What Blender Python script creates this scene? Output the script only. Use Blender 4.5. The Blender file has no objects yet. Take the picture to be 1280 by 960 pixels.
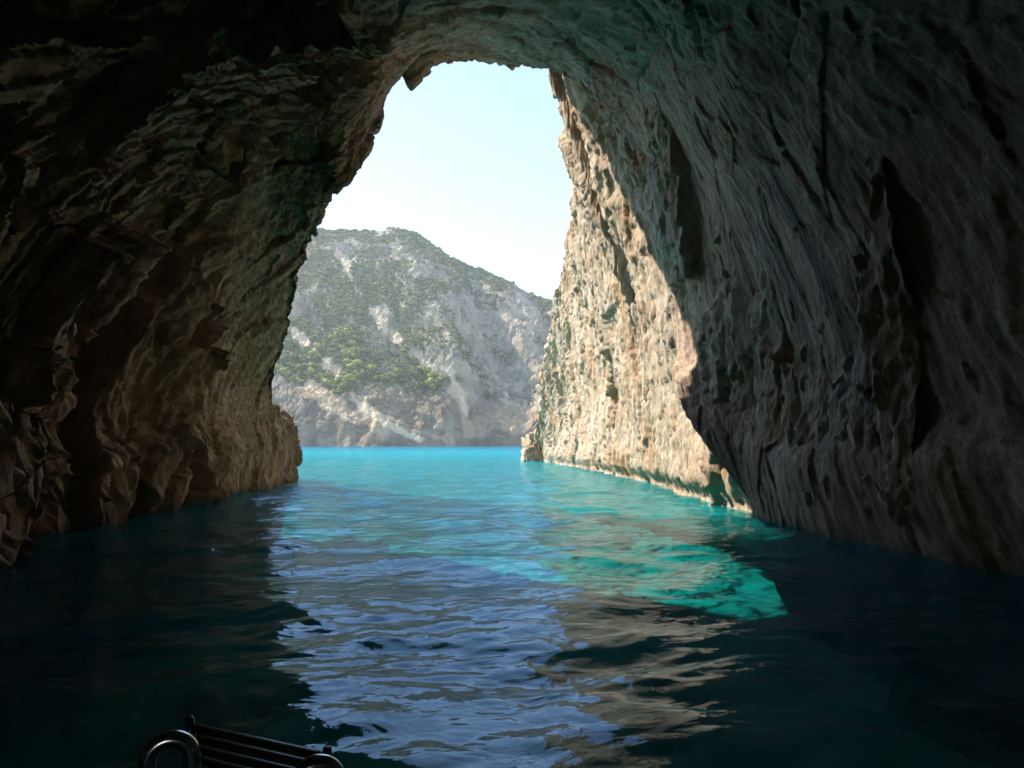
import bpy, math, random
import numpy as np
random.seed(4); RNG = np.random.default_rng(7)
R = math.radians
scene = bpy.context.scene
COL = scene.collection

# ------------------------------------------------------------------ camera model (eye of somebody standing in the boat)
EYE = np.array([0.0, 0.0, 2.2]); FPX = 834.0; PITCH = R(5.0)
def ray(px, py):
    a, b = (px-640)/FPX, -(py-480)/FPX
    return np.array([a, math.cos(PITCH)-b*math.sin(PITCH), math.sin(PITCH)+b*math.cos(PITCH)])
def at(px, py, Y):
    """point on the sight line through a photo pixel, Y metres out from the boat"""
    d = ray(px, py); return EYE + d*(Y/d[1])

# ------------------------------------------------------------------ numpy noise
def _hash(ix, iy, iz, seed):
    h = (ix.astype(np.int64)*374761393 + iy.astype(np.int64)*668265263 + iz.astype(np.int64)*2147483647 + seed*1274126177) & 0xffffffff
    h = ((h ^ (h >> 13))*1274126177) & 0xffffffff
    h = ((h ^ (h >> 16))*2246822519) & 0xffffffff
    return (h ^ (h >> 15)) & 0xffffffff
def _rnd(h, k):
    h = ((h + k*2654435761) & 0xffffffff)
    h = ((h ^ (h >> 15))*2246822519) & 0xffffffff
    return ((h ^ (h >> 13)) & 0xffff)/65535.0
def perlin(P, seed=0):
    P = np.asarray(P, float)
    I = np.floor(P).astype(np.int64); F = P-I
    U = F*F*F*(F*(F*6-15)+10)
    out = 0.0
    for dx in (0,1):
        wx = U[:,0] if dx else 1-U[:,0]
        for dy in (0,1):
            wy = U[:,1] if dy else 1-U[:,1]
            for dz in (0,1):
                wz = U[:,2] if dz else 1-U[:,2]
                h = _hash(I[:,0]+dx, I[:,1]+dy, I[:,2]+dz, seed)
                gx = (h & 1023)/511.5-1; gy = ((h>>10) & 1023)/511.5-1; gz = ((h>>20) & 1023)/511.5-1
                out = out + wx*wy*wz*(gx*(F[:,0]-dx)+gy*(F[:,1]-dy)+gz*(F[:,2]-dz))
    return out*1.25
def fbm(P, octs=4, seed=0, gain=0.5, lac=2.03):
    s, a, f = 0.0, 1.0, 1.0
    for k in range(octs):
        s = s + a*perlin(P*f + 13.7*k, seed+k); a *= gain; f *= lac
    return s
def ridged(P, octs=4, seed=0, gain=0.5, lac=2.1):
    s, a, f = 0.0, 1.0, 1.0
    for k in range(octs):
        s = s + a*(1-np.abs(perlin(P*f + 7.1*k, seed+k))*2); a *= gain; f *= lac
    return s/ (2-2*gain**octs) * 1.0
def facets(P, seed=0, tilt=0.7):
    """broken rock: every Voronoi cell is a tilted plane at its own height; returns (height, distance to the next cell)"""
    P = np.asarray(P, float); I = np.floor(P).astype(np.int64)
    b1 = np.full(len(P), 9.0); b2 = np.full(len(P), 9.0); H = np.zeros(len(P))
    for dx in (-1,0,1):
        for dy in (-1,0,1):
            for dz in (-1,0,1):
                cx, cy, cz = I[:,0]+dx, I[:,1]+dy, I[:,2]+dz
                h = _hash(cx, cy, cz, seed)
                px, py, pz = cx+_rnd(h,1), cy+_rnd(h,2), cz+_rnd(h,3)
                qx, qy, qz = P[:,0]-px, P[:,1]-py, P[:,2]-pz
                d = qx*qx+qy*qy+qz*qz
                hh = _rnd(h,4) + tilt*((_rnd(h,5)-.5)*2*qx+(_rnd(h,6)-.5)*2*qy+(_rnd(h,7)-.5)*2*qz)
                near = d < b1
                b2 = np.where(near, b1, np.minimum(b2, d)); H = np.where(near, hh, H); b1 = np.where(near, d, b1)
    return H-.5, np.sqrt(b2)-np.sqrt(b1)
def sstep(a, b, x):
    t = np.clip((x-a)/(b-a), 0, 1); return t*t*(3-2*t)
def frame(P, axis, up=(0,0,1)):
    """coordinates along / across a bedding direction"""
    a = np.array(axis, float); a /= np.linalg.norm(a)
    b = np.cross(a, np.array(up, float)); b /= np.linalg.norm(b)
    c = np.cross(a, b)
    return np.stack([P@a, P@b, P@c], 1)

# ------------------------------------------------------------------ mesh helpers
def mesh_from(name, V, F, mats, smooth=True, attrs=None, parent=None, mat_idx=None):
    V = np.asarray(V, np.float32); me = bpy.data.meshes.new(name)
    if isinstance(F, np.ndarray):
        me.vertices.add(len(V)); me.vertices.foreach_set('co', V.ravel())
        n, k = F.shape
        me.loops.add(n*k); me.loops.foreach_set('vertex_index', F.astype(np.int32).ravel())
        me.polygons.add(n); me.polygons.foreach_set('loop_start', np.arange(0, n*k, k, dtype=np.int32))
        me.polygons.foreach_set('loop_total', np.full(n, k, np.int32))
    else:
        me.from_pydata(V.tolist(), [], F)
    me.update(calc_edges=True); me.validate()
    me.polygons.foreach_set('use_smooth', np.full(len(me.polygons), smooth))
    if mat_idx is not None: me.polygons.foreach_set('material_index', np.asarray(mat_idx, np.int32))
    for k, v in (attrs or {}).items():
        a = me.attributes.new(k, 'FLOAT', 'POINT'); a.data.foreach_set('value', np.asarray(v, np.float32))
    for m in (mats if isinstance(mats, (list, tuple)) else [mats]): me.materials.append(m)
    o = bpy.data.objects.new(name, me); COL.objects.link(o)
    if parent: o.parent = parent
    return o
def grid_faces(nu, nv, flip=False):
    i = np.arange(nu-1)[:,None]; j = np.arange(nv-1)[None,:]
    a = i*nv+j; F = np.stack([a, a+nv, a+nv+1, a+1], -1).reshape(-1,4)
    return F[:, ::-1].copy() if flip else F
def grid_normals(G):
    du = np.gradient(G, axis=0); dv = np.gradient(G, axis=1)
    n = np.cross(du, dv); return n/(np.linalg.norm(n, axis=2, keepdims=True)+1e-9)
def catmull(C, n_per):
    """C: (k, ..., 3) control rows -> smooth resample with n_per[i] samples in interval i"""
    C = np.asarray(C, float); out = []
    k = len(C)
    for i in range(k-1):
        p0, p1, p2, p3 = C[max(i-1,0)], C[i], C[i+1], C[min(i+2,k-1)]
        n = n_per[i]; ts = np.linspace(0, 1, n, endpoint=(i==k-2))
        for t in ts:
            h = (2*p1+(p2-p0)*t+(2*p0-5*p1+4*p2-p3)*t*t+(3*p1-p0-3*p2+p3)*t**3)*.5
            out.append(h)
    return np.array(out)
def tag(o, label=None, cat=None, group=None, kind=None):
    if label: o['label'] = label
    if cat: o['category'] = cat
    if group: o['group'] = group
    if kind: o['kind'] = kind
    return o

# ------------------------------------------------------------------ materials
def mat(name):
    m = bpy.data.materials.new(name); m.use_nodes = True
    nt = m.node_tree; return m, nt, nt.nodes['Principled BSDF']
class NB:
    def __init__(s, nt): s.nt = nt; s.co = nt.nodes.new('ShaderNodeTexCoord').outputs['Object']
    def new(s, t, **kw):
        n = s.nt.nodes.new(t)
        for k, v in kw.items(): setattr(n, k, v)
        return n
    def link(s, a, b): s.nt.links.new(a, b)
    def mapping(s, scale=(1,1,1), rot=(0,0,0), loc=(0,0,0)):
        n = s.new('ShaderNodeMapping'); n.inputs['Scale'].default_value = scale; n.inputs['Rotation'].default_value = rot; n.inputs['Location'].default_value = loc
        s.link(s.co, n.inputs['Vector']); return n.outputs[0]
    def along(s, stretch, rot=(0,0,0), loc=(0,0,0)):
        n = s.new('ShaderNodeMapping', vector_type='TEXTURE'); n.inputs['Scale'].default_value = stretch; n.inputs['Rotation'].default_value = rot; n.inputs['Location'].default_value = loc
        s.link(s.co, n.inputs['Vector']); return n.outputs[0]
    def noise(s, scale, detail=6, rough=.6, vec=None, dist=0.0, kind='FBM'):
        n = s.new('ShaderNodeTexNoise'); n.noise_type = kind
        n.inputs['Scale'].default_value = scale; n.inputs['Detail'].default_value = detail; n.inputs['Roughness'].default_value = rough; n.inputs['Distortion'].default_value = dist
        s.link(vec if vec is not None else s.co, n.inputs['Vector']); return n.outputs[0]
    def voronoi(s, scale, vec=None, feature='F1'):
        n = s.new('ShaderNodeTexVoronoi', feature=feature); n.inputs['Scale'].default_value = scale
        s.link(vec if vec is not None else s.co, n.inputs['Vector']); return n.outputs['Distance']
    def ramp(s, fac, stops):
        n = s.new('ShaderNodeValToRGB'); e = n.color_ramp.elements
        while len(e) > 1: e.remove(e[-1])
        e[0].position = stops[0][0]; e[0].color = (*_c(stops[0][1]), 1)
        for p, c in stops[1:]:
            q = e.new(p); q.color = (*_c(c), 1)
        s.link(fac, n.inputs[0]); return n.outputs[0]
    def mix(s, fac, a, b, mode='MIX'):
        n = s.new('ShaderNodeMix', data_type='RGBA', blend_type=mode)
        for sock, v in ((n.inputs[0], fac), (n.inputs[6], a), (n.inputs[7], b)):
            if isinstance(v, (int, float)): sock.default_value = v
            elif isinstance(v, tuple): sock.default_value = (*v, 1)
            else: s.link(v, sock)
        return n.outputs[2]
    def math(s, op, a, b=0.0, clamp=False):
        n = s.new('ShaderNodeMath', operation=op, use_clamp=clamp)
        for sock, v in ((n.inputs[0], a), (n.inputs[1], b)):
            if isinstance(v, (int, float)): sock.default_value = v
            else: s.link(v, sock)
        return n.outputs[0]
    def attr(s, name): return s.new('ShaderNodeAttribute', attribute_name=name).outputs['Fac']
    def sep(s):
        n = s.new('ShaderNodeSeparateXYZ'); s.link(s.new('ShaderNodeNewGeometry').outputs['Position'], n.inputs[0]); return n.outputs
    def bump(s, h, strength, dist, normal=None):
        n = s.new('ShaderNodeBump'); n.inputs['Strength'].default_value = strength; n.inputs['Distance'].default_value = dist
        s.link(h, n.inputs['Height'])
        if normal is not None: s.link(normal, n.inputs['Normal'])
        return n.outputs[0]
def _c(v): return (v, v, v) if isinstance(v, (int, float)) else v

def cave_material():
    m, nt, bs = mat('cave_limestone'); b = NB(nt)
    lw, rw = b.attr('left_wall'), b.attr('right_wall')
    BL, BR = (R(-30),R(8),0), (R(-20),R(-9),0)          # lie of the bedding on either side
    vl, vl2 = b.along((1,1,3.2),BL), b.along((1,1,7),BL)
    # left: brown bedded rock, red-black stains, pale calcite
    left = b.ramp(b.noise(1.3, 10, .68, vl, .5), [(.31,(.14,.092,.064)), (.43,(.30,.215,.145)), (.54,(.45,.335,.23)), (.66,(.66,.53,.39))])
    left = b.mix(b.ramp(b.noise(.55,6,.62,vl), [(.54,0),(.64,.75)]), left, b.mix(.55, left, (.12,.062,.048)))
    left = b.mix(b.ramp(b.noise(.22,4,.55), [(.48,0),(.62,.8)]), left, b.mix(1.0, left, (.72,.78,.62), 'MULTIPLY'))
    left = b.mix(b.ramp(b.noise(1.5,8,.66,vl2), [(.62,0),(.69,.7)]), left, (.62,.50,.36))
    # roof: grey, scalloped, greenish and rusty patches
    vr = b.along((2.2,1,1),(0,0,R(38)))
    roof = b.ramp(b.noise(.9, 10, .66, vr, .6), [(.32,(.17,.155,.135)), (.45,(.34,.315,.265)), (.57,(.48,.44,.36)), (.70,(.62,.57,.47))])
    roof = b.mix(b.ramp(b.noise(.30,5,.6), [(.5,0),(.62,.8)]), roof, b.mix(1.0, roof, (.80,.60,.50), 'MULTIPLY'))
    roof = b.mix(1.0, roof, (1.0,.90,.92), 'MULTIPLY')
    roof = b.mix(b.ramp(b.noise(.6,6,.65,b.along((1,1,1),(0,0,0),(9,2,4))), [(.57,0),(.66,.7)]), roof, (.13,.125,.10))
    # right: grey draperies with long dark and pale runs
    v1, v2 = b.along((1,1,5),BR), b.along((1,1,11),BR)
    right = b.ramp(b.noise(3.6, 10, .72, v1, .25), [(.31,(.19,.16,.135)), (.43,(.37,.32,.265)), (.55,(.50,.44,.365)), (.68,(.66,.60,.51))])
    right = b.mix(b.ramp(b.noise(1.1,8,.66,v2), [(.50,0),(.62,.85)]), right, (.12,.105,.095))
    right = b.mix(b.ramp(b.noise(.7,7,.62,b.along((1,1,9),BR,(5,3,8))), [(.60,0),(.68,.6)]), right, (.58,.54,.50))
    right = b.mix(b.ramp(b.noise(.24,5,.58), [(.48,0),(.62,.75)]), right, b.mix(1.0, right, (.86,.80,.58), 'MULTIPLY'))
    right = b.mix(1.0, right, (1.06,.95,.84), 'MULTIPLY')
    c = b.mix(lw, roof, left); c = b.mix(rw, c, right)
    c = b.mix(b.ramp(b.noise(9,8,.75), [(.36,.65),(.52,0)]), c, b.mix(1.0, c, (.45,.42,.38), 'MULTIPLY'))
    # wet dark tide band with a pale salt line over it
    z = b.sep()[2]
    zz = b.math('ADD', z, b.math('MULTIPLY', b.noise(1.6,6,.65), -1.4))
    c = b.mix(b.ramp(b.math('MULTIPLY_ADD', zz, .5, ), [(.0,.85),(.34,0)]), c, (.045,.035,.022))
    c = b.mix(1.0, c, (1.0,.89,.83), 'MULTIPLY')
    b.link(c, bs.inputs['Base Color'])
    bs.inputs['Roughness'].default_value = .8; bs.inputs['Specular IOR Level'].default_value = .3
    hl = b.math('ADD', b.noise(3.5,12,.72,vl), b.math('MULTIPLY', b.noise(1.2,8,.6,vl2), .8))
    hr = b.math('ADD', b.noise(6,12,.75,b.along((1,1,6),BR)), b.math('MULTIPLY', b.noise(1.6,8,.6,v2), .8))
    ho = b.noise(2.6,12,.72,vr)
    h = b.mix(lw, ho, hl); h = b.mix(rw, h, hr)
    h = b.math('ADD', h, b.math('MULTIPLY', b.noise(16,6,.75), .35))
    b.link(b.bump(h, 1.0, .095), bs.inputs['Normal'])
    return m
def cliff_material(dark=False):
    m, nt, bs = mat('sunlit_limestone' if not dark else 'weathered_rock'); b = NB(nt)
    v = b.along((1,1,3.6),(R(-6),0,0))
    n = b.noise(1.1, 10, .68, v, .7)
    c = b.ramp(n, [(.30,(.20,.145,.095)), (.41,(.40,.31,.21)), (.52,(.53,.43,.31)), (.66,(.64,.56,.44))])
    c = b.mix(b.ramp(b.noise(.35,6,.6,b.mapping((1,1,.45))), [(.50,0),(.66,.75)]), c, (.46,.27,.13))
    c = b.mix(b.ramp(b.noise(.55,6,.62,b.mapping((1,1,.18),(0,0,0),(4,1,7))), [(.55,0),(.66,.75)]), c, (.50,.48,.42))
    c = b.mix(b.ramp(b.noise(2.6,8,.7), [(.30,.7),(.40,0)]), c, (.13,.10,.07))
    z = b.sep()[2]
    zz = b.math('ADD', z, b.math('MULTIPLY', b.noise(.8,5,.6,b.mapping((1,1,.4))), -3.2))
    c = b.mix(b.ramp(b.math('MULTIPLY_ADD', zz, .2, ), [(.02,.45),(.30,0)]), c, (.27,.25,.16))
    c = b.mix(b.ramp(b.math('MULTIPLY_ADD', z, .5), [(.10,.8),(.30,0)]), c, (.30,.17,.11))
    c = b.mix(1.0, c, (1.0,.93,.88), 'MULTIPLY')
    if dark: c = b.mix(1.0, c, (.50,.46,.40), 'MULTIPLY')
    b.link(c, bs.inputs['Base Color'])
    bs.inputs['Roughness'].default_value = .85; bs.inputs['Specular IOR Level'].default_value = .25
    h = b.math('ADD', b.noise(3.0,12,.74,b.along((1,1,2))), b.math('MULTIPLY', b.noise(1.2,8,.6,b.along((1,1,5))), .8))
    b.link(b.bump(h, 1.0, .20), bs.inputs['Normal'])
    return m
def hill_material():
    m, nt, bs = mat('hillside_rock_and_scree'); b = NB(nt)
    n = b.noise(.09, 10, .70, b.mapping((1,1,.8),(0,R(25),0)), .4)
    c = b.ramp(n, [(.32,(.10,.095,.08)), (.44,(.24,.225,.19)), (.55,(.36,.335,.285)), (.68,(.49,.455,.39))])
    c = b.mix(b.ramp(b.noise(.02,5,.6), [(.5,0),(.66,.6)]), c, (.40,.31,.23))
    # bedding lines of the foot cliffs
    w = b.noise(.5, 7, .65, b.along((7,7,1),(0,R(14),0)), .3)
    c = b.mix(b.math('MULTIPLY', b.attr('foot'), b.ramp(w, [(.42,.7),(.5,0)])), c, (.20,.165,.13))
    c = b.mix(b.math('MULTIPLY', b.attr('scree'), b.ramp(b.noise(.22,6,.7), [(.30,.35),(.46,1)])), c, b.ramp(b.noise(.4,6,.65), [(.3,(.44,.36,.27)),(.6,(.64,.56,.44))]))
    g = b.math('MULTIPLY', b.attr('green'), b.ramp(b.noise(.3,6,.7), [(.40,0),(.55,1)]))
    c = b.mix(g, c, b.ramp(b.noise(.12,4,.6), [(.35,(.065,.085,.025)),(.65,(.16,.17,.05))]))
    c = b.mix(b.math('MULTIPLY', b.attr('foot'), .8), c, b.mix(1.0, c, (.74,.65,.56), 'MULTIPLY'))
    c = b.mix(b.attr('scree_ledge'), c, (.62,.52,.40))
    c = b.mix(1.0, c, (1.14,1.04,.87), 'MULTIPLY')
    b.link(c, bs.inputs['Base Color']); bs.inputs['Roughness'].default_value = .9; bs.inputs['Specular IOR Level'].default_value = .2
    b.link(b.bump(b.noise(.5,10,.72), 1.0, 1.6), bs.inputs['Normal'])
    return m
def water_material():
    """clear water: mirror by Fresnel over a clear, blue-green tinted body; open deep sea scatters blue"""
    m, nt, bs = mat('sea_water'); b = NB(nt)
    nt.nodes.remove(bs); out = nt.nodes['Material Output']
    x, y, z = b.sep()
    h = b.math('ADD', b.noise(2.4,3,.5,b.along((1.5,1,1),(0,0,R(12))),.8), b.math('MULTIPLY', b.noise(9,2,.5,None,.5), .13))
    bn = b.new('ShaderNodeBump'); bn.inputs['Strength'].default_value = 1
    b.link(h, bn.inputs['Height']); b.link(b.math('MINIMUM', b.math('ADD', b.math('MULTIPLY', y, .0026), .006), .30), bn.inputs['Distance'])
    fr = b.new('ShaderNodeFresnel'); fr.inputs['IOR'].default_value = 1.333; b.link(bn.outputs[0], fr.inputs['Normal'])
    gl = b.new('ShaderNodeBsdfGlossy'); gl.inputs['Roughness'].default_value = .03; gl.inputs['Color'].default_value = (.74,.87,1,1); b.link(bn.outputs[0], gl.inputs['Normal'])
    TINT = (.10,.96,1.0,1)
    tr = b.new('ShaderNodeBsdfTransparent'); tr.inputs[0].default_value = TINT
    rf = b.new('ShaderNodeBsdfRefraction'); rf.inputs['Color'].default_value = TINT; rf.inputs['IOR'].default_value = 1.333; rf.inputs['Roughness'].default_value = .07; b.link(bn.outputs[0], rf.inputs['Normal'])
    body = b.new('ShaderNodeMixShader'); body.inputs[0].default_value = .40; b.link(tr.outputs[0], body.inputs[1]); b.link(rf.outputs[0], body.inputs[2])
    df = b.new('ShaderNodeBsdfDiffuse')
    far = b.new('ShaderNodeMapRange'); far.inputs[1].default_value = 25; far.inputs[2].default_value = 150
    far.inputs[3].default_value = .26; far.inputs[4].default_value = .95
    b.link(y, far.inputs[0])
    foam = b.math('MULTIPLY', b.attr('foam'), b.ramp(b.noise(3.5,7,.7,b.mapping((1,.7,1)),.8), [(.44,0),(.56,1)]))
    fz = b.new('ShaderNodeMapRange'); fz.inputs[1].default_value = 60; fz.inputs[2].default_value = 300; b.link(y, fz.inputs[0])
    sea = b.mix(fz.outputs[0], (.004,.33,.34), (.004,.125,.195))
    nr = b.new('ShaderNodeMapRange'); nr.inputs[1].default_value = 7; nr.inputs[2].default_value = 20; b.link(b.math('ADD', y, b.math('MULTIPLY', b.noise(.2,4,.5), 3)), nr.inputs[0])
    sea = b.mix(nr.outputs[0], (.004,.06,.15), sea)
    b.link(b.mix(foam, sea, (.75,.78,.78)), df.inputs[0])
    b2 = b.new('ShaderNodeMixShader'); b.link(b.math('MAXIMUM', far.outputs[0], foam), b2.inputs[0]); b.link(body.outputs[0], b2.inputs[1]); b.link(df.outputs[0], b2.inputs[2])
    mx = b.new('ShaderNodeMixShader'); b.link(fr.outputs[0], mx.inputs[0]); b.link(b2.outputs[0], mx.inputs[1]); b.link(gl.outputs[0], mx.inputs[2])
    b.link(mx.outputs[0], out.inputs['Surface'])
    return m
def seabed_material():
    m, nt, bs = mat('seabed_sand_and_rock'); b = NB(nt)
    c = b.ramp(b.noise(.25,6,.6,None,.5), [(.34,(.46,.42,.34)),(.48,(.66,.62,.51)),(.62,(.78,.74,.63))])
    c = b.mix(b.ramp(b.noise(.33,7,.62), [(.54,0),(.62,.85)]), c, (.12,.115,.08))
    c = b.mix(b.attr('depth_dark'), c, b.ramp(b.noise(1.1,8,.65), [(.35,(.035,.033,.028)),(.65,(.11,.10,.085))]))  # darker bottom colour stands in for light lost in deep cave water
    b.link(c, bs.inputs['Base Color']); bs.inputs['Roughness'].default_value = .9
    return m
def simple(name, col, rough=.5, metal=0.0, bump=None):
    m, nt, bs = mat(name); b = NB(nt)
    c = b.mix(b.ramp(b.noise(9,5,.6), [(.35,0),(.65,1)]), tuple(x*.7 for x in col), col)
    b.link(c, bs.inputs['Base Color']); bs.inputs['Metallic'].default_value = metal
    r = b.new('ShaderNodeMapRange'); r.inputs[3].default_value = rough*.8; r.inputs[4].default_value = rough*1.25
    b.link(b.noise(14,4,.6), r.inputs[0]); b.link(r.outputs[0], bs.inputs['Roughness'])
    return m
M_BED = seabed_material()
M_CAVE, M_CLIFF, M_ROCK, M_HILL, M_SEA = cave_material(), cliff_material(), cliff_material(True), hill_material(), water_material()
M_STEEL = simple('polished_steel', (.72,.71,.69), .17, 1.0)
M_DARK = simple('dark_varnished_slats', (.045,.038,.036), .25)
M_GLINT = simple('slat_glint_metal', (.55,.55,.56), .3, 1.0)  # metal of the added strips that stand for sky glints on the slats
M_HULL = simple('dark_boat_paint', (.05,.055,.06), .35)
def leaf_mat(name, a, c):
    m, nt, bs = mat(name); b = NB(nt)
    n = b.noise(.35, 4, .6); oi = b.new('ShaderNodeObjectInfo').outputs['Random']
    k = b.math('ADD', b.math('MULTIPLY', n, .9), b.math('MULTIPLY', oi, .35))
    b.link(b.ramp(k, [(.35,a),(.85,c)]), bs.inputs['Base Color']); bs.inputs['Roughness'].default_value = .8; bs.inputs['Specular IOR Level'].default_value = .15
    return m
M_PINE = leaf_mat('pine_foliage', (.07,.10,.02), (.40,.40,.09))
M_SCRUB = leaf_mat('scrub_foliage', (.045,.065,.018), (.27,.28,.07))
M_BARK = simple('pine_bark', (.12,.09,.065), .9)

# ------------------------------------------------------------------ THE CAVE: one tunnel of rock, mouth towards +Y
def L(Y, *xz): return [np.array([x, Y, z]) for x, z in xz]
stations = [
 L(-16, (-2,-13),(-2,0),(-2,1),(-2,2),(-1.6,3),(-1,3.5),(-.5,3.6),(0,3.7),(.5,3.6),(1,3.5),(1.6,3),(2,2),(2,1),(2,0),(2,-13)),
 L(-11, (-8,-13),(-8,0),(-8,2.5),(-7.6,5),(-6.5,7),(-5,8.2),(-2.8,9),(-.5,9.3),(2,9),(4.5,8),(6,6.6),(7.4,4.6),(7.7,2.3),(7.8,0),(11,-13)),
 L(-3, (-10.2,-13),(-10.2,0),(-10.4,2.6),(-10,5.4),(-8.9,8),(-7,10.2),(-4,11.4),(-1,11.8),(2.4,11.3),(5.4,9.8),(7.6,7.6),(8.2,5),(8.3,2.4),(8.2,0),(11,-13)),
 L(6, (-10.5,-13),(-10.5,0),(-10.9,2.7),(-10.6,5.6),(-9.6,8.6),(-7.4,11.2),(-4.4,12.6),(-1.2,13.1),(2.2,12.7),(5.3,11.3),(7.3,8.8),(8.3,5.6),(8.5,2.6),(8.3,0),(11,-13)),
 L(13, (-10.7,-13),(-10.7,0),(-11.2,2.8),(-11.0,5.8),(-9.8,9.0),(-7.6,12),(-4.6,13.8),(-1.4,14.5),(2.0,14.2),(4.9,12.8),(6.8,10),(7.8,6.4),(8.1,3),(7.9,0),(11,-13)),
 L(19, (-11.1,-13),(-11.1,0),(-11.6,2.8),(-11.3,5.8),(-9.9,9.0),(-7.4,12.0),(-4.5,14.6),(-1.4,15.9),(1.8,16.0),(4.3,14.6),(6.2,11.5),(7.3,7.2),(7.7,3.2),(7.2,0),(10.6,-13)),
]
# the lip of the mouth: (photo pixel, metres out)
lip = [(352,640,35),(352,604,35.5),(341,520,34.5),(337,472,33),(374,330,28),(400,240,24.2),(437,206,23.8),(492,96,30),(590,69,32.5),(714,100,30.5),(766,168,30.5),(800,260,30.5),(842,415,28),(912,590,21),(936,649,19.6)]
mouth = []
for i,(px,py,Y) in enumerate(lip):
    p = at(px,py,Y)
    if i in (0,14): p[2] = -13; p[0] += (12 if i else -1.5); p[1] -= (9 if i else 0)
    mouth.append(p)
# half-way ring between Y=19 and the lip
mid = []
for i in range(15):
    a, c = stations[-1][i], mouth[i]
    p = a*.45 + c*.55
    mid.append(p)
bulge = {4:(-.3,0,.3),5:(-.4,0,.5),6:(0,0,.5),7:(0,0,.6),8:(0,0,.5),9:(.2,0,.4),10:(.25,0,.2),11:(.2,0,0)}
for i,d in bulge.items(): mid[i] = mid[i]+np.array(d)
stations += [mid, mouth]
# outward roll of the lip and the outer cliff face
def off(i, d): return mouth[i]+np.array(d, float)
o1 = [off(0,(-1.2,1.2,0)),off(1,(-1.2,1.2,0)),off(2,(-1.1,1.4,0)),off(3,(-1.3,1.2,0)),off(4,(-1.4,1.6,.4)),off(5,(-1.2,1.6,1)),off(6,(-.7,1.6,1.2)),off(7,(-.3,1.4,1.5)),off(8,(0,1.3,1.5)),off(9,(.6,.9,1.4)),off(10,(1.5,.8,.8)),off(11,(1.7,.8,.4)),off(12,(1.8,.9,.2)),off(13,(1.8,1.2,0)),off(14,(1.8,1.2,0))]
o2 = [off(0,(-10,3,0)),off(1,(-10,3,0)),off(2,(-10,3,1)),off(3,(-10,3,3)),off(4,(-11,4,6)),off(5,(-10,4,9)),off(6,(-7,4,10)),off(7,(-3,4,11)),off(8,(0,4,11)),off(9,(4,4,10)),off(10,(7,4,7)),off(11,(7,4,5)),off(12,(7,5,3)),off(13,(7,6,0)),off(14,(7,6,0))]
o3 = [np.array([-75,44,-13]),np.array([-75,44,0]),np.array([-75,42,12]),np.array([-72,40,22]),np.array([-60,38,34]),np.array([-40,36,40]),np.array([-22,35,42]),np.array([-10,35,43]),np.array([0,36,42]),np.array([10,38,38]),np.array([18,40,28]),np.array([22,42,18]),np.array([22,42,8]),np.array([22,42,0]),np.array([22,42,-13])]
stations += [o1, o2, o3]
NU = [10,26,34,40,44,44,44,44,44,44,44,40,34,26]
NU = [int(n*1.7) for n in NU]; NU[0] = NU[-1] = 22
NV = [14,26,60,95,115,120,130,70,44,30]
C = np.array(stations)                       # (stations, 15, 3)
G = catmull(C, NV)                            # along
G = catmull(np.swapaxes(G,0,1), NU)           # around -> (u, v, 3)
nu, nv = G.shape[:2]
N = grid_normals(G)
# make normals point into the cave (towards the axis)
cen = np.array([-1.5,15,5.0])
if (N[nu//2, nv//3]@(cen-G[nu//2,nv//3])) < 0: N = -N; FLIP = True
else: FLIP = False
uu = np.concatenate([np.linspace(i,i+1,n,endpoint=(i==13)) for i,n in enumerate(NU)])[:nu]
P = G.reshape(-1,3); Nn = N.reshape(-1,3)
U = np.repeat(uu, nv)
lw = 1-sstep(6.0,7.4,U + .8*fbm(P*.25,3,5)); rw = sstep(9.0,10.4,U + .8*fbm(P*.25,3,9))
ro = np.clip(1-lw-rw,0,1)
warp = np.stack([fbm(P*.35,3,s) for s in (21,22,23)],1)
Q = P + warp*.28
big = fbm(P/6.5,3,31)*.75
# left: bedding planes climbing towards the mouth
ql = frame(Q, (.15,.50,.85))
f1,e1 = facets(ql*np.array([.10,.40,.40]),41,.9)
f2,e2 = facets(ql*np.array([.17,1.0,1.0])+3.3,42,.9)
f3,e3 = facets(ql*np.array([.5,2.6,2.6])+1.3,43,.9)
f4,e4 = facets(ql*np.array([2.4,6.5,6.5])+1.9,45,.9)
bed = ql[:,1]*.75 + ql[:,2]*.35 + .7*fbm(Q*.22,3,46); bed = bed-np.floor(bed)
bed2 = ql[:,1]*2.3 - ql[:,2]*.8 + .8*fbm(Q*.5,3,47); bed2 = bed2-np.floor(bed2)
dl = big*.7 + f1*1.15 + f2*.42 + f3*.13 + f4*.05 + (bed-.5)*.42*sstep(-.2,.3,fbm(Q*.3,2,48)) + (bed2-.5)*.16 + (ridged(ql*np.array([.12,.9,.9]),5,44)-.5)*.26
tilt = P[:,1]-.32*P[:,2]+.7*fbm(P*.3,3,49)
dl = dl - .7*np.exp(-((tilt-19.6)/.75)**2) + .7*np.exp(-((tilt-22.0)/.9)**2) - .8*np.exp(-((tilt-26.2)/.5)**2) + .9*(sstep(10.6,11.0,tilt)-sstep(11.0,14.5,tilt)) - .7*np.exp(-((tilt-15.9)/.45)**2)
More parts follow.
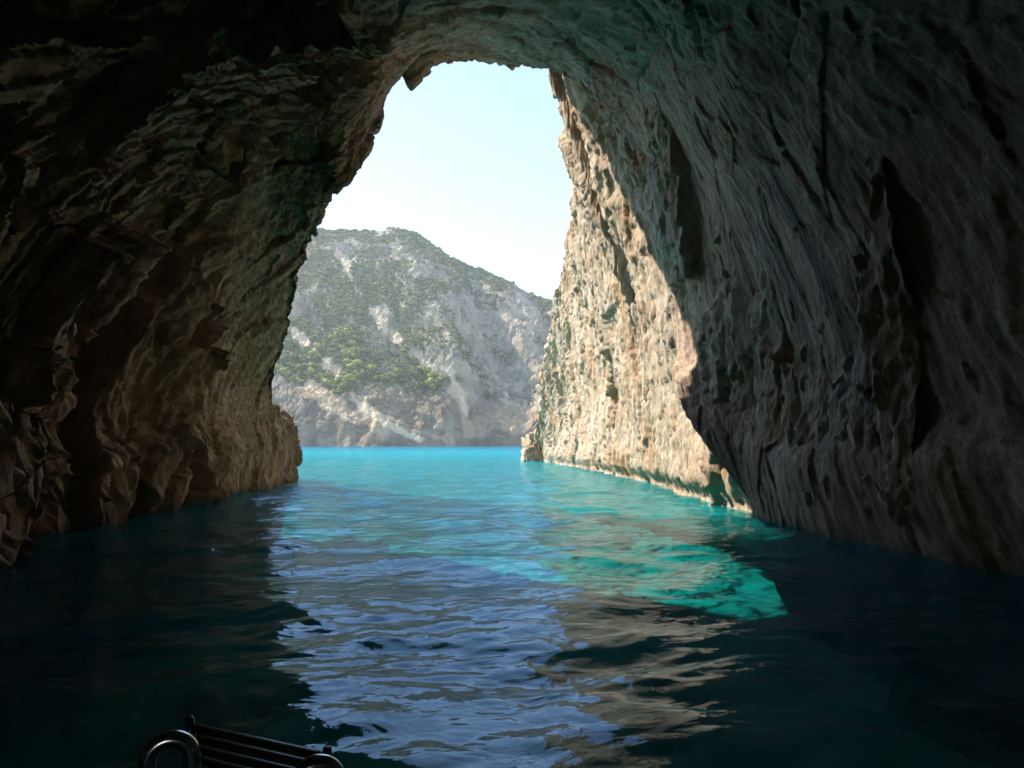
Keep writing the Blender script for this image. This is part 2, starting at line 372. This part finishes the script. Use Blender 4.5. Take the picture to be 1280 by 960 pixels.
# right: hanging draperies
qr = frame(Q, (-.16,.36,1.0))
g1,_ = facets(qr*np.array([.10,.26,.26]),51,.9)
g2,_ = facets(qr*np.array([.22,1.2,1.2]),52,.9)
g3,_ = facets(qr*np.array([.45,2.4,2.4]),53,1.0)
g4,_ = facets(qr*np.array([2.2,7.0,7.0]),57,.9)
dr = big*.55 + g1*.10 + g2*.08 + g3*.035 + g4*.022 + (ridged(qr*np.array([.05,.34,.34]),3,54)-.5)*.14 + (ridged(qr*np.array([.08,2.6,2.6]),5,58)-.5)*.05 + fbm(qr*np.array([.8,5,5]),4,56)*.03
# roof: scallops and cracks
qo = frame(Q, (.45,.8,.25))
h1,k1 = facets(qo*np.array([.20,.36,.36]),61,.8)
h2,k2 = facets(qo*np.array([.7,1.3,1.3]),62,.8)
h3,_ = facets(qo*np.array([2.0,4.0,4.0]),63,.8)
do = big*.6 + h1*.5 + h2*.15 + h3*.06 + fbm(P*1.1,5,64)*.14 - .25*np.exp(-(k1/.05)**2)
disp = dl*lw + dr*rw + do*ro
small = fbm(P*3.0,4,71,.6)*.05*(1-.5*rw)
V = np.repeat(np.arange(nv)[None,:], nu, 0).ravel()
vv = V.astype(float)/nv; vi = np.cumsum([0]+NV[:-1]); lipv = sum(NV[:6])
nearlip = sstep(lipv-45, lipv-4, V)
disp = disp*.85*(1-nearlip*(.35+.35*lw))*(1-.15*rw) + small*(1+1.2*nearlip) + rw*sstep(.6,2.5,-P[:,2])*(1.1*fbm(P*.7,4,75)+.5*facets(P*.9,76,.9)[0])
cave_pts = P + Nn*disp[:,None]
tag(mesh_from('cave_rock', cave_pts, grid_faces(nu,nv,FLIP), M_CAVE, True, {'left_wall':lw,'right_wall':rw}), 'dark rock walls and roof of the sea cave arching round the opening', 'cave rock', kind='structure')

# ------------------------------------------------------------------ the sunlit cliff outside on the right
# rows: down the face (top..bottom); columns along the shore from inside the cave to the far corner and round it
sil = [(690,50,33),(692,100,33.5),(700,150,37),(723,215,44),(712,270,50),(705,312,55),(690,370,61),(688,425,66),(677,490,72),(668,545,78)]
cols = []
def foot_line(t):   # t 0..1 along the shore
    pts = np.array([[7.6,13],[7.2,19],[6.9,27],[6.75,36],[6.5,46],[5.7,58],[4.2,70],[2.9,79]])
    return np.array([np.interp(t, np.linspace(0,1,len(pts)), pts[:,k]) for k in (0,1)])
# skyline of the face as x,z over Y: the face is undercut, leaning out over the sea near the mouth
sk = np.array([at(*s) for s in sil])
def crest(Y):
    return np.interp(Y, sk[:,1], sk[:,0]), np.interp(Y, sk[:,1], sk[:,2])
NC, NR = 560, 400
ts = np.linspace(0,1,NC)
CG = np.zeros((NC+70, NR, 3))
for i,t in enumerate(ts):
    fx, fy = foot_line(t)
    tx, tz = crest(max(fy,31.0)); 
    if fy < 31: tz = tz + (31-fy)*.2; tx = tx + (31-fy)*.22
    r = np.linspace(0,1,NR)
    # from 4 m below the water, up to the crest, then back over the top
    z = np.where(r<.78, -12 + (tz+12)*(r/.78), tz + 6*((r-.78)/.22)**1.0)
    hh = np.clip(z/max(tz,.1),0,1)
    x = fx + (tx-fx)*hh**1.3 + .9*np.sin(hh*math.pi)*(1-.6*hh)
    x = x + 5*sstep(.2,3.0,-z)*(1-sstep(20,32,fy))      # undercut below the water
    back = np.clip((r-.78)/.22,0,1)
    x = x + back**1.6*14*(1) ; y = fy + back*0
    CG[i,:,0], CG[i,:,1], CG[i,:,2] = x, y, z
end = CG[NC-1].copy(); prev = CG[NC-2]
for k in range(70):   # round the far corner and back to the right
    a = (k+1)/70
    CG[NC+k] = end + np.array([26*a**1.5, 7*math.sin(min(a*2.2,1)*math.pi/2)+10*a, 0])
    CG[NC+k,:,2] = end[:,2]*(1+a*1.2)
CN = grid_normals(CG)
if CN[200,150,0] > 0: CN = -CN; CF = True
else: CF = False
P = CG.reshape(-1,3); Nn = CN.reshape(-1,3)
warp = np.stack([fbm(P*.3,3,s) for s in (121,122,123)],1); Q = P+warp*.35
c1,_ = facets(Q*np.array([.20,.20,.07]),131,.9)
c2,_ = facets(Q*np.array([.75,.75,.26]),132,.9)
c3,_ = facets(Q*np.array([2.2,2.2,.9]),133,.9)
c4,_ = facets(Q*np.array([4.5,4.5,3.0]),137,.9)
calm = .45+.9*sstep(-.35,.35,fbm(P*np.array([.22,.22,.12]),3,141))
cd = fbm(P/7,3,134)*.6 + c1*.55 + c2*.22*calm + c3*.15*calm + c4*.09 + (ridged(Q*np.array([.6,.6,.10]),5,135)-.5)*.34 + fbm(P*np.array([1.6,1.6,.6]),5,136,.62)*.16 - .35*np.clip(fbm(P*.8,3,139)-.25,0,1)
under = np.exp(-((P[:,2]-.15)/.45)**2)*.45           # wave-cut notch at the waterline
cliff = mesh_from('sunlit_cliff', P + Nn*(cd*.8-under)[:,None], grid_faces(NC+70,NR,CF), M_CLIFF, True)
tag(cliff, 'tan sunlit limestone cliff running out from the right of the cave mouth', 'cliff', kind='structure')

# ------------------------------------------------------------------ loose rocks
def rock(name, centre, size, seed, material, label, cat, res=90, rough=.28, rot=0):
    t = np.linspace(0,2*math.pi,res*2,endpoint=False); p = np.linspace(.02,math.pi-.02,res)
    S = np.stack([np.outer(np.cos(t),np.sin(p)),np.outer(np.sin(t),np.sin(p)),np.outer(np.ones_like(t),np.cos(p))],-1)
    S = np.concatenate([S,S[:1]],0)
    D = S.reshape(-1,3)
    f,_ = facets(D*1.6+seed,seed,1.0); g,_ = facets(D*4.2+seed,seed+1,1.0)
    r = 1 + f*rough*1.3 + g*rough*.5 + fbm(D*5,4,seed+2,.6)*rough*.4
    X = np.sign(D)*np.abs(D)**.92 * r[:,None]*np.array(size)
    c, s = math.cos(rot), math.sin(rot)
    X = np.stack([X[:,0]*c-X[:,1]*s, X[:,0]*s+X[:,1]*c, X[:,2]],1)
    o = mesh_from(name, X, grid_faces(len(S),res), material, True)
    o.location = centre
    return tag(o, label, cat)
p = at(335,600,36.5)
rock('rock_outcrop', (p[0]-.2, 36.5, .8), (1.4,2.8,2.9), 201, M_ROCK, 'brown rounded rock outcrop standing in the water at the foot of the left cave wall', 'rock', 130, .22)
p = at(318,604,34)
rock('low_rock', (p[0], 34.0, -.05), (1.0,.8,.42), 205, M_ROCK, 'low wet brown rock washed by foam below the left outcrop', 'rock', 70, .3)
p = at(664,560,80)
rock('shore_rock', (p[0]+.9, 80.5, .7), (1.9,2.4,2.7), 209, M_CLIFF, 'small pale rounded rock at the far tip of the sunlit cliff', 'rock', 90, .2)
# the fang of rock hanging from the roof of the mouth
def hanging_rock():
    a = at(522,56,30); tip = at(514,113,30)
    rings = []; n = 60; m = 40
    for i in range(n):
        t = i/(n-1)
        c = a*(1-t)+tip*t
        w = (1.45*(1-t)**.8+.03)
        ang = np.linspace(0,2*math.pi,m)
        ring = np.stack([c[0]+np.cos(ang)*w*.85 + .25*(1-t)*0, c[1]+np.sin(ang)*w*.9, np.full(m,c[2])],1)
        rings.append(ring)
    Gx = np.array(rings); Nx = grid_normals(Gx)
    P = Gx.reshape(-1,3); out = P-np.repeat((Gx.mean(1)),m,0); out/= (np.linalg.norm(out,axis=1,keepdims=True)+1e-6)
    f,_ = facets(P*np.array([1.6,1.6,.8]),221,1.0); 
    k = np.repeat(np.linspace(1,.15,n),m)
    P = P+out*((f*.5+fbm(P*2.5,4,224)*.22)*k)[:,None]
    o = mesh_from('hanging_rock', P, grid_faces(n,m,True), M_CAVE, True, {'left_wall':np.full(len(P),.6),'right_wall':np.zeros(len(P))})
    tag(o,'pointed dark rock fang hanging from the roof at the top of the cave mouth','rock')
hanging_rock()

# ------------------------------------------------------------------ the hill across the bay
RX = np.array([-600,-420,-300,-228,-168,-140,-107,-80,-54,-27,0,33.6,80,141,260,420])
RZ = np.array([110,145,178,184,186,184,186,177,162,151,139,124,100,72,60,80])
def hill_profile(s):
    return np.interp(s, [-.2,-.02,0,.03,.10,.16,.30,.55,.8,1.0,1.25,1.7], [-.09,-.05,0,.07,.16,.20,.34,.60,.85,1.0,.97,.75])
def hill_height(X, Y, detail=True):
    X = np.asarray(X,float); Y = np.asarray(Y,float)
    Z0 = np.interp(X, RX, RZ)
    P = np.stack([X,Y,np.zeros_like(X)],1)
    coast = 372 + 10*fbm(P*.016,3,301) + 5*fbm(P*.06,3,302) + 45*np.exp(-((X-2)/20)**2)*0 + 30*sstep(-42,-18,X)*(1-.5*sstep(0,40,X)) 
    crest_y = 570 + 20*fbm(P*.01,2,303)
    s = (Y-coast)/(crest_y-coast)
    h = Z0*hill_profile(s)
    k = sstep(.08,.30,s)*(1-.75*sstep(.75,1.05,s))
    # spur running down to the right, gully beyond it
    q = X + .55*(Y-470) 
    spur = np.exp(-((X - (-95+ (570-Y)*.42))/22)**2)
    gul = np.exp(-((X - (-40+(570-Y)*.36))/13)**2) + 1.1*np.exp(-((X-(38-(Y-400)*.08))/7)**2)
    h = h + k*(9*spur - 9*gul)
    qd = np.stack([X+.75*Y, Y*.3, np.zeros_like(X)],1)
    h = h + k*((ridged(qd*.022,4,305)-.5)*13*sstep(.12,.35,s) + fbm(P*.03,4,306)*8)
    if detail:
        PP = np.stack([X,Y,h],1)
        f,_ = facets(PP*np.array([.07,.07,.05]),311,.9); g,_ = facets(PP*.19,312,.9)
        h = h + sstep(-.02,.05,s)*(f*5.0*sstep(.05,.3,s)+g*2.2+fbm(PP*.25,4,314,.6)*1.4)*(1-.6*sstep(.75,1.0,s))
    return h, s
hx = np.concatenate([np.linspace(-600,-235,90,endpoint=False), np.linspace(-235,95,560,endpoint=False), np.linspace(95,420,80)])
hy = np.concatenate([np.linspace(345,372,20,endpoint=False), np.linspace(372,420,150,endpoint=False), np.linspace(420,610,300,endpoint=False), np.linspace(610,760,30)])
HX, HY = np.meshgrid(hx, hy, indexing='ij')
HZ, HS = hill_height(HX.ravel(), HY.ravel())
def hill_hit(px, py):
    d = ray(px,py); d = d/d[1]
    Ys = np.arange(355,640,1.5); X = d[0]*Ys; Z = EYE[2]+d[2]*Ys
    h,_ = hill_height(X,Ys,False); i = np.argmax(h>Z)
    return np.array([X[i],Ys[i],h[i]]) if (h>Z).any() else None
def near_line(pts, X, Y, Z):
    """distance on the hillside to a line laid over it"""
    best = np.full(len(X), 1e9)
    W = [w for w in (hill_hit(*p) for p in pts) if w is not None]
    A = np.stack([X,Y*.6,Z],1)
    for a,c in zip(W[:-1],W[1:]):
        a = a*np.array([1,.6,1]); c = c*np.array([1,.6,1]); ab = c-a
        t = np.clip(((A-a)@ab)/(ab@ab+1e-9),0,1)
        best = np.minimum(best, np.linalg.norm(A-(a+t[:,None]*ab),axis=1))
    return best
def hill_masks(X, Y, Z, S):
    P = np.stack([X,Y,Z],1)
    n1 = fbm(P*.045,4,321); n2 = fbm(P*.15,3,322)
    w = n1*5+n2*2.0
    scree = np.zeros(len(X))
    for pts, width, amt in (
        ([(425,318),(442,356),(470,398),(505,432),(545,470),(572,500)], 2.6, .8),
        ([(362,412),(400,448),(425,478),(448,505),(480,532),(525,557)], 3.0, 1.0),
        ([(388,486),(420,512),(455,528),(478,538)], 6.0, 1.0),
        ([(478,520),(520,540),(560,552)], 2.2, .8),
        ([(560,468),(578,500),(584,545)], 4.0, .9),
        ([(640,530),(660,518),(690,500)], 8.0, .8),
        ([(600,540),(640,510)], 6.0, .5)):
        d = near_line(pts, X, Y, Z)
        scree = np.maximum(scree, amt*(1-sstep(width*.5, width*1.25, d+w)))
    foot = 1-sstep(.10,.2,S)
    led = np.zeros(len(X))
    for pts, width in (([(362,410),(398,446),(425,478),(450,507)],1.5),([(450,507),(482,532),(525,556)],2.6),([(398,508),(440,528),(470,541)],1.3),([(474,518),(520,536),(545,545)],1.0),([(575,490),(583,520)],2.0),([(500,432),(530,455),(556,478)],1.5)):
        led = np.maximum(led, 1-sstep(width*.6,width*1.2,near_line(pts,X,Y,Z)+np.abs(w)*.28))
    g = .42 + n1*.9
    for pts, width, amt in (
        ([(365,430),(390,450),(430,490),(460,515)], 20, .75),
        ([(345,440),(380,470),(420,500)], 14, .6),
        ([(400,330),(430,400),(470,450),(540,510)], 17, .45),
        ([(450,340),(520,420),(600,470)], 13, .35),
        ([(500,300),(560,340),(620,360),(680,390)], 14, .25)):
        g = g + amt*(1-sstep(width*.5,width*1.3,near_line(pts,X,Y,Z)+w*.6))
    g = g - .35*sstep(-40,-10,X)*(1-sstep(.75,.95,S)) - scree*1.6 - foot*1.1 + .25*sstep(.8,1,S)
    g = g - led*1.5
    return np.clip(scree,0,1), foot, np.clip(g,0,1), np.clip(led,0,1)
HSc, HF, HG, HL = hill_masks(HX.ravel(), HY.ravel(), HZ, HS)
tag(mesh_from('hill', np.stack([HX.ravel(),HY.ravel(),HZ],1), grid_faces(len(hx),len(hy),False), M_HILL, False, {'scree':HSc,'foot':HF,'green':HG,'scree_ledge':HL}),
    'steep grey limestone hill with green scrub across the bay', 'hill', kind='structure')

# foliage: clumps of small leaf faces
def clump(rad, n, flat=.8, seed=0, leaf=.4):
    r = np.random.default_rng(seed)
    V, F = [], []
    lobes = r.normal(0,1,(6,3)); lobes /= np.linalg.norm(lobes,axis=1,keepdims=True); lobes = lobes*np.array([.55,.55,.4])*r.uniform(.5,1.0,(6,1)); lobes[:,2] = np.abs(lobes[:,2])
    for i in range(n):
        c = lobes[i%6]; d = r.normal(0,1,3); d /= np.linalg.norm(d)
        p = (c + d*.52*r.uniform(.75,1.05))*np.array([1,1,flat])*rad; p[2] += rad*flat*.45
        a = r.normal(0,1,3); a -= d*(a@d)*.8; a /= np.linalg.norm(a); b = np.cross(d,a)
        s = leaf*rad*r.uniform(.6,1.2)
        k = len(V); V += [p-a*s*.5-b*s*.3, p+a*s*.5-b*s*.3, p+a*s*.2+b*s*.55+d*s*.15, p-a*s*.35+b*s*.4]; F.append([k,k+1,k+2,k+3])
    return np.array(V), np.array(F)
def pine_mesh(seed, h):
    V, F = clump(h*.52, 110, .85, seed, .42); V[:,2] += h*.28
    r = np.random.default_rng(seed+50)
    n = 6; rings = []
    for z, w in ((-.8,.16),(h*.35,.11),(h*.7,.05)):
        a = np.linspace(0,2*math.pi,n,endpoint=False); off_ = r.normal(0,.12,2)*(z>0)
        rings.append(np.stack([np.cos(a)*w+off_[0],np.sin(a)*w+off_[1],np.full(n,z)],1))
    T = np.concatenate(rings); k = len(V)
    TF = np.array([[k+i*n+j, k+i*n+(j+1)%n, k+(i+1)*n+(j+1)%n, k+(i+1)*n+j] for i in range(2) for j in range(n)])
    o = mesh_from('pine_tree', np.concatenate([V,T]), np.concatenate([F,TF]), [M_PINE,M_BARK], False, None, None, np.concatenate([np.zeros(len(F)),np.ones(len(TF))]))
    return tag(o, 'small bushy green pine growing among the scrub on the hill across the bay', 'pine tree', 'pines on the hillside across the bay')
# candidate spots in view, densest where the hill is green
cand = RNG.uniform([-232,378],[60,600],(90000,2))
cz, cs = hill_height(cand[:,0],cand[:,1])
csc, cf, cg, cl = hill_masks(cand[:,0],cand[:,1],cz,cs)
d = np.stack([cand[:,0],cand[:,1],cz],1)-EYE
ppx = 640+FPX*d[:,0]/(d[:,1]*math.cos(PITCH)+d[:,2]*math.sin(PITCH))
seen = (ppx>335)&(ppx<715)&(cs>.06)&(cs<1.08)
prob = np.clip(cg-.30,0,1)**1.1*(1-csc)**2*(cl<.15)
keep = seen & (RNG.uniform(0,1,len(cand)) < prob*1.0)
idx = np.where(keep)[0]
# the 260 largest: near, lower slopes, dense green
score = cg[idx]*1.2 - (cand[idx,1]-378)/160 + RNG.uniform(0,.75,len(idx))
order = idx[np.argsort(-score)]
pines = order[:260]; scrub = RNG.permutation(order[260:])[:13000]
proto = [pine_mesh(400+i, h) for i,h in enumerate((4.2,5.0,5.8,3.6))]
for i, j in enumerate(pines):
    if i < 4: o = proto[i]
    else: o = proto[i%4].copy(); COL.objects.link(o)
    o.location = (cand[j,0],cand[j,1],cz[j]-.2); o.rotation_euler = (0,0,random.uniform(0,6.28))
    s = random.uniform(.7,1.35); o.scale = (s*1.1,s*1.1,s)
base = [clump(1.0, 30, .75, 600+k, .62) for k in range(6)]
VV, FF, k0 = [], [], 0
for i, j in enumerate(scrub):
    V, F = base[i%6]; s = random.uniform(.6,1.9)*(1+.25*(cs[j]>.9)); a = random.uniform(0,6.28); c, sn = math.cos(a), math.sin(a)
    W = np.stack([V[:,0]*c-V[:,1]*sn, V[:,0]*sn+V[:,1]*c, V[:,2]],1)*s + np.array([cand[j,0],cand[j,1],cz[j]-.15])
    VV.append(W); FF.append(F+k0); k0 += len(V)
tag(mesh_from('hillside_scrub', np.concatenate(VV), np.concatenate(FF), M_SCRUB, False), 'low dark scrub scattered over the hill across the bay', 'scrub', kind='stuff')

# ------------------------------------------------------------------ the sea
wy = [-30,-20,-12,-8,-5,-3,-1,0,.8]; y = 1.4
while y < 4000:
    wy.append(y); y += max(.035, y*.0048) if y < 60 else y*.02
wy = np.array(wy)
dense = np.linspace(-14,12,430); outer = np.array([.2,.5,1,1.8,3,5,8,12,18,26,36,50,70,100,150,220,320,500,900,1600,3000])
wx = np.concatenate([-14-outer[::-1], dense, 12+outer])
WX, WY = np.meshgrid(wx, wy, indexing='ij'); X, Y = WX.ravel(), WY.ravel()
H = np.zeros(len(X)); DX = np.zeros(len(X)); DY = np.zeros(len(X))
rw_ = np.random.default_rng(11)
P2 = np.stack([X,Y,np.zeros_like(X)],1)
wpx = X + .5*fbm(P2*.35,2,801); wpy = Y + .5*fbm(P2*.35,2,802)
patch = .55+.9*sstep(-.35,.35,fbm(P2*.22,2,803))     # calmer and rougher patches
for i in range(96):
    lam = .22*(4.5/.22)**rw_.uniform(); th = rw_.normal(R(-82), R(42)); ph = rw_.uniform(0,6.28)
    kx, ky = math.cos(th)*2*math.pi/lam, math.sin(th)*2*math.pi/lam
    amp = .0026*lam**1.0
    fade = 1-sstep(lam*22, lam*60, Y)
    w = amp*fade*(patch if lam < 2 else 1)
    a = kx*wpx+ky*wpy+ph
    H += w*np.sin(a)
H += .012*fbm(P2*np.array([.9,1.5,1]),3,811)*(1-sstep(40,90,Y))
sp = at(325,608,34.5)
foam = np.exp(-(((X-sp[0])/1.7)**2+((Y-33.6)/1.9)**2)) + .8*np.exp(-(((X-sp[0]-1.7)/.7)**2+((Y-36)/1.6)**2))
FW = grid_faces(len(wx),len(wy)); fx, fy = X[FW].mean(1), Y[FW].mean(1)
solid = ((fy < 37) & (fx < -13.6)) | ((fy < 60) & (fx > 10.0)) | (fy < -18)
FW = FW[~solid]; used = np.unique(FW); remap = np.full(len(X),-1); remap[used] = np.arange(len(used)); FW = remap[FW]
X, Y, H, foam = X[used], Y[used], H[used], foam[used]
tag(mesh_from('sea_water', np.stack([X,Y,H],1), FW, M_SEA, True, {'foam':np.clip(foam,0,1)}), 'turquoise sea water of the cave and the bay', 'water', kind='structure')

# the bottom: sand and boulders, colour darkened towards the back of the cave for light lost with depth
by = np.concatenate([np.linspace(-19,60,300,endpoint=False), np.linspace(60,420,60)])
bx = np.concatenate([np.linspace(-420,-17,30,endpoint=False), np.linspace(-17,13,140,endpoint=False), np.linspace(13,420,30)])
BX, BY = np.meshgrid(bx, by, indexing='ij'); X, Y = BX.ravel(), BY.ravel(); P2 = np.stack([X,Y,np.zeros_like(X)],1)
f,_ = facets(P2*.5,851,1.0)
Z = -2.9 - 4.5*(1-sstep(3,17,Y)) - 1.5*sstep(30,50,Y) + .5*fbm(P2*.16,3,852) + .5*np.maximum(f,0)*sstep(-.1,.3,fbm(P2*.2,2,853)) - 9*sstep(60,240,Y) + 1.0*np.exp(-((X-8)/3.0)**2)*sstep(12,28,Y)
depth_dark = np.clip(1-sstep(3,11,Y+3*fbm(P2*.2,2,854)) + .8*np.exp(-((X+12)/4.0)**2)*(1-sstep(30,40,Y)),0,1)
tag(mesh_from('seabed', np.stack([X,Y,Z],1), grid_faces(len(bx),len(by)), M_BED, True, {'depth_dark':depth_dark}), 'pale sand and dark boulders on the bottom under the clear water', 'seabed', kind='structure')

# ------------------------------------------------------------------ the boat: boarding ladder between two steel hoops
def tube(name, pts, rad, material, parent, n=14):
    pts = np.array(pts,float); V, F = [], []
    t0 = None
    for i,p in enumerate(pts):
        t = pts[min(i+1,len(pts)-1)]-pts[max(i-1,0)]; t /= np.linalg.norm(t)
        ref = np.array([0,0,1.0]) if abs(t[2])<.9 else np.array([0,1.0,0])
        if t0 is not None: ref = t0
        a = np.cross(t,ref); a/=np.linalg.norm(a); b_ = np.cross(a,t); t0 = b_
        for k in range(n):
            an = 2*math.pi*k/n; V.append(p+(a*math.cos(an)+b_*math.sin(an))*rad)
    m = len(pts)
    for i in range(m-1):
        for k in range(n): F.append([i*n+k,i*n+(k+1)%n,(i+1)*n+(k+1)%n,(i+1)*n+k])
    F.append(list(range(n))[::-1]); F.append([(m-1)*n+k for k in range(n)])
    return mesh_from(name, V, F, material, True, None, parent)
def smooth_path(ctrl, n=10):
    return catmull(np.array(ctrl,float), [n]*(len(ctrl)-1))
def bevel_box(name, A, B, down, thick, wide, material, parent):
    """a rounded slat from A to B; `wide` along down, `thick` across"""
    A, B = np.array(A), np.array(B); u = B-A; u/=np.linalg.norm(u); dn = np.array(down,float); dn -= u*(dn@u); dn/=np.linalg.norm(dn); w = np.cross(u,dn)
    prof = []
    r = min(thick,wide)*.45
    for sx,sy,a0 in ((1,1,0),(-1,1,90),(-1,-1,180),(1,-1,270)):
        for k in range(4):
            an = R(a0+k*30); prof.append((sx*(wide/2-r)+math.cos(an)*r, sy*(thick/2-r)+math.sin(an)*r))
    V, F = [], []; n = len(prof)
    for e,(q,sc) in enumerate(((A,.55),(A+u*.012,1),(B-u*.012,1),(B,.55))):
        for (c,s) in prof: V.append(q+dn*c*sc+w*s*sc)
    for e in range(3):
        for k in range(n): F.append([e*n+k,e*n+(k+1)%n,(e+1)*n+(k+1)%n,(e+1)*n+k])
    F.append(list(range(n))[::-1]); F.append([3*n+k for k in range(n)])
    return V, F
def boat():
    root = bpy.data.objects.new('boat', None); COL.objects.link(root); root.location = (0,0,0)
    tag(root, 'boat showing only a dark slatted boarding ladder between two curved steel handrails', 'boat')
    # hull under the viewer
    prof = []
    ys = np.linspace(-3.2,2.55,24); G_ = []
    for y_ in ys:
        k = (y_+3.2)/5.75; w = 1.15*(1-.55*k**4)
        G_.append([(x,y_,z) for x,z in ((-w*.95,.62),(-w,.60),(-w*1.02,.5),(-w*.9,.1),(-w*.5,-.3),(0,-.42),(w*.5,-.3),(w*.9,.1),(w*1.02,.5),(w,.60),(w*.95,.62))])
    G_ = np.array(G_); F = grid_faces(24,11).tolist(); F.append(list(range(11))); F.append([23*11+k for k in range(11)][::-1])
    mesh_from('hull', G_.reshape(-1,3), F, M_HULL, True, None, root)
    D = [(g[0]*.96,g[1],.59) for g in G_[:,0]]+[(g[0]*.96,g[1],.59) for g in G_[::-1,10]]
    D2 = [(x,y_,z+.035) for x,y_,z in D]; n = len(D)
    mesh_from('deck', D+D2, [list(range(n))[::-1], [n+k for k in range(n)]]+[[k,(k+1)%n,n+(k+1)%n,n+k] for k in range(n)], simple('grey_deck',(.25,.25,.24),.6), False, None, root)
    # ladder folded up at the bow edge, steps facing the viewer
    TL, TR = at(240,900,2.62), at(404,936,2.44)
    down = np.array([.10,.04,-1.0]); down/=np.linalg.norm(down)
    V, F = [], []
    us = (TR-TL)/np.linalg.norm(TR-TL)
    for i in range(9):
        s = down*(.026+i*.040)
        v, f = bevel_box('', TL+s+us*.016*(i>0)+us*.006*i, TR+s-us*.012, (0,.35,-1), .024 if i else .03, .031, None, None)
        f = [[q+len(V) for q in ff] for ff in f]; V += v; F += f
    panel = mesh_from('boarding_ladder', V, F, M_DARK, True, None, root)
    T = []
    for i in range(9):
        s_ = down*(.010+i*.040)+np.array([0,-.014,.002])
        T.append((TL+s_+us*(.02+.006*i), TR+s_-us*.016))
    VV_, FF_ = [], []
    for A_, B_ in T:
        v, f = bevel_box('', A_, B_, (0,.35,-1), .0055, .0055, None, None)
        FF_ += [[q+len(VV_) for q in ff] for ff in f]; VV_ += v
    mesh_from('edge_glint', VV_, FF_, M_GLINT, True, None, panel)  # thin strips added to draw the sky's bright line along each slat edge
    for q, off_ in ((TL,-.012),(TR,.016)):
        a = q+us*off_+np.array([0,0,.008]); c = a+down*.44
        tube('side_rail', [a+(c-a)*t for t in np.linspace(0,1,8)], .015, M_DARK, panel)
    # the two hoops
    def hoop(cx, cy_, rpx, Y, rad, turn):
        c = at(cx,cy_,Y); r = rpx/FPX*Y; ax = np.array([math.cos(turn),math.sin(turn),0])
        arc = [c+ax*r*math.cos(t)+np.array([0,0,r*math.sin(t)]) for t in np.linspace(math.pi,0,25)]
        lo = lambda q, d: [np.array([q[0]+d*.02*k, q[1]-.02*k, c[2]+(.60-c[2])*k]) for k in np.linspace(.06,1,10)]
        tube('handrail', lo(arc[0],-1)[::-1]+arc+lo(arc[-1],1), rad, M_STEEL, root, 20)
    hoop(212,950,24,2.40,.029,R(18))
    hoop(396,980,23,2.20,.028,R(18))
boat()

# ------------------------------------------------------------------ light, air, camera
SUN_DIR = np.array([.72,-.32,-.80]); SUN_DIR/=np.linalg.norm(SUN_DIR)
elev = math.asin(-SUN_DIR[2]); az = math.atan2(-SUN_DIR[0], -SUN_DIR[1])     # clockwise from +Y
sun = bpy.data.lights.new('sun','SUN'); sun.energy = 4.0; sun.angle = R(.5); sun.color = (1,.95,.87)
so = bpy.data.objects.new('sun', sun); COL.objects.link(so)
import mathutils
so.rotation_euler = mathutils.Vector(SUN_DIR.tolist()).to_track_quat('-Z','Y').to_euler(); so.location = (-40,60,90)
w = bpy.data.worlds.new('World'); scene.world = w; w.use_nodes = True
nt = w.node_tree; bg = nt.nodes['Background']
sky = nt.nodes.new('ShaderNodeTexSky'); sky.sky_type = 'NISHITA'; sky.sun_disc = False
sky.sun_elevation = elev; sky.sun_rotation = az; sky.dust_density = 0.0; sky.air_density = 1.0; sky.ozone_density = 1.8
nt.links.new(sky.outputs[0], bg.inputs[0]); bg.inputs[1].default_value = .15
def haze():
    lo, hi = np.array([-620,-25,-6.0]), np.array([450,790,260.0])
    V = [(x,y_,z) for x in (lo[0],hi[0]) for y_ in (lo[1],hi[1]) for z in (lo[2],hi[2])]
    F = [[0,1,3,2],[4,6,7,5],[0,4,5,1],[2,3,7,6],[0,2,6,4],[1,5,7,3]]
    m = bpy.data.materials.new('sea_haze'); m.use_nodes = True; n = m.node_tree
    for q in list(n.nodes):
        if q.type != 'OUTPUT_MATERIAL': n.nodes.remove(q)
    v = n.nodes.new('ShaderNodeVolumePrincipled'); v.inputs['Color'].default_value = (.86,.92,1,1); v.inputs['Density'].default_value = HAZE
    v.inputs['Anisotropy'].default_value = .3
    n.links.new(v.outputs[0], n.nodes['Material Output'].inputs['Volume'])
    tag(mesh_from('haze', V, F, m, False), 'thin sea haze over the bay', 'haze', kind='stuff')
HAZE = .00025
if HAZE: haze()
cam = bpy.data.cameras.new('camera'); cam.sensor_width = 36; cam.lens = FPX/1280*36; cam.clip_start = .05; cam.clip_end = 12000
co = bpy.data.objects.new('camera', cam); COL.objects.link(co); co.location = EYE.tolist(); co.rotation_euler = (R(90)+PITCH,0,0)
scene.camera = co
vs = scene.view_settings; vs.view_transform = 'Standard'; vs.look = 'None'; vs.exposure = 1.55; vs.gamma = 1; vs.use_curve_mapping = False
cy = scene.cycles
cy.use_denoising = True; cy.denoiser = 'OPENIMAGEDENOISE'; cy.max_bounces = 8; cy.diffuse_bounces = 5; cy.glossy_bounces = 3; cy.transmission_bounces = 4; cy.volume_bounces = 0
cy.caustics_reflective = False; cy.caustics_refractive = False
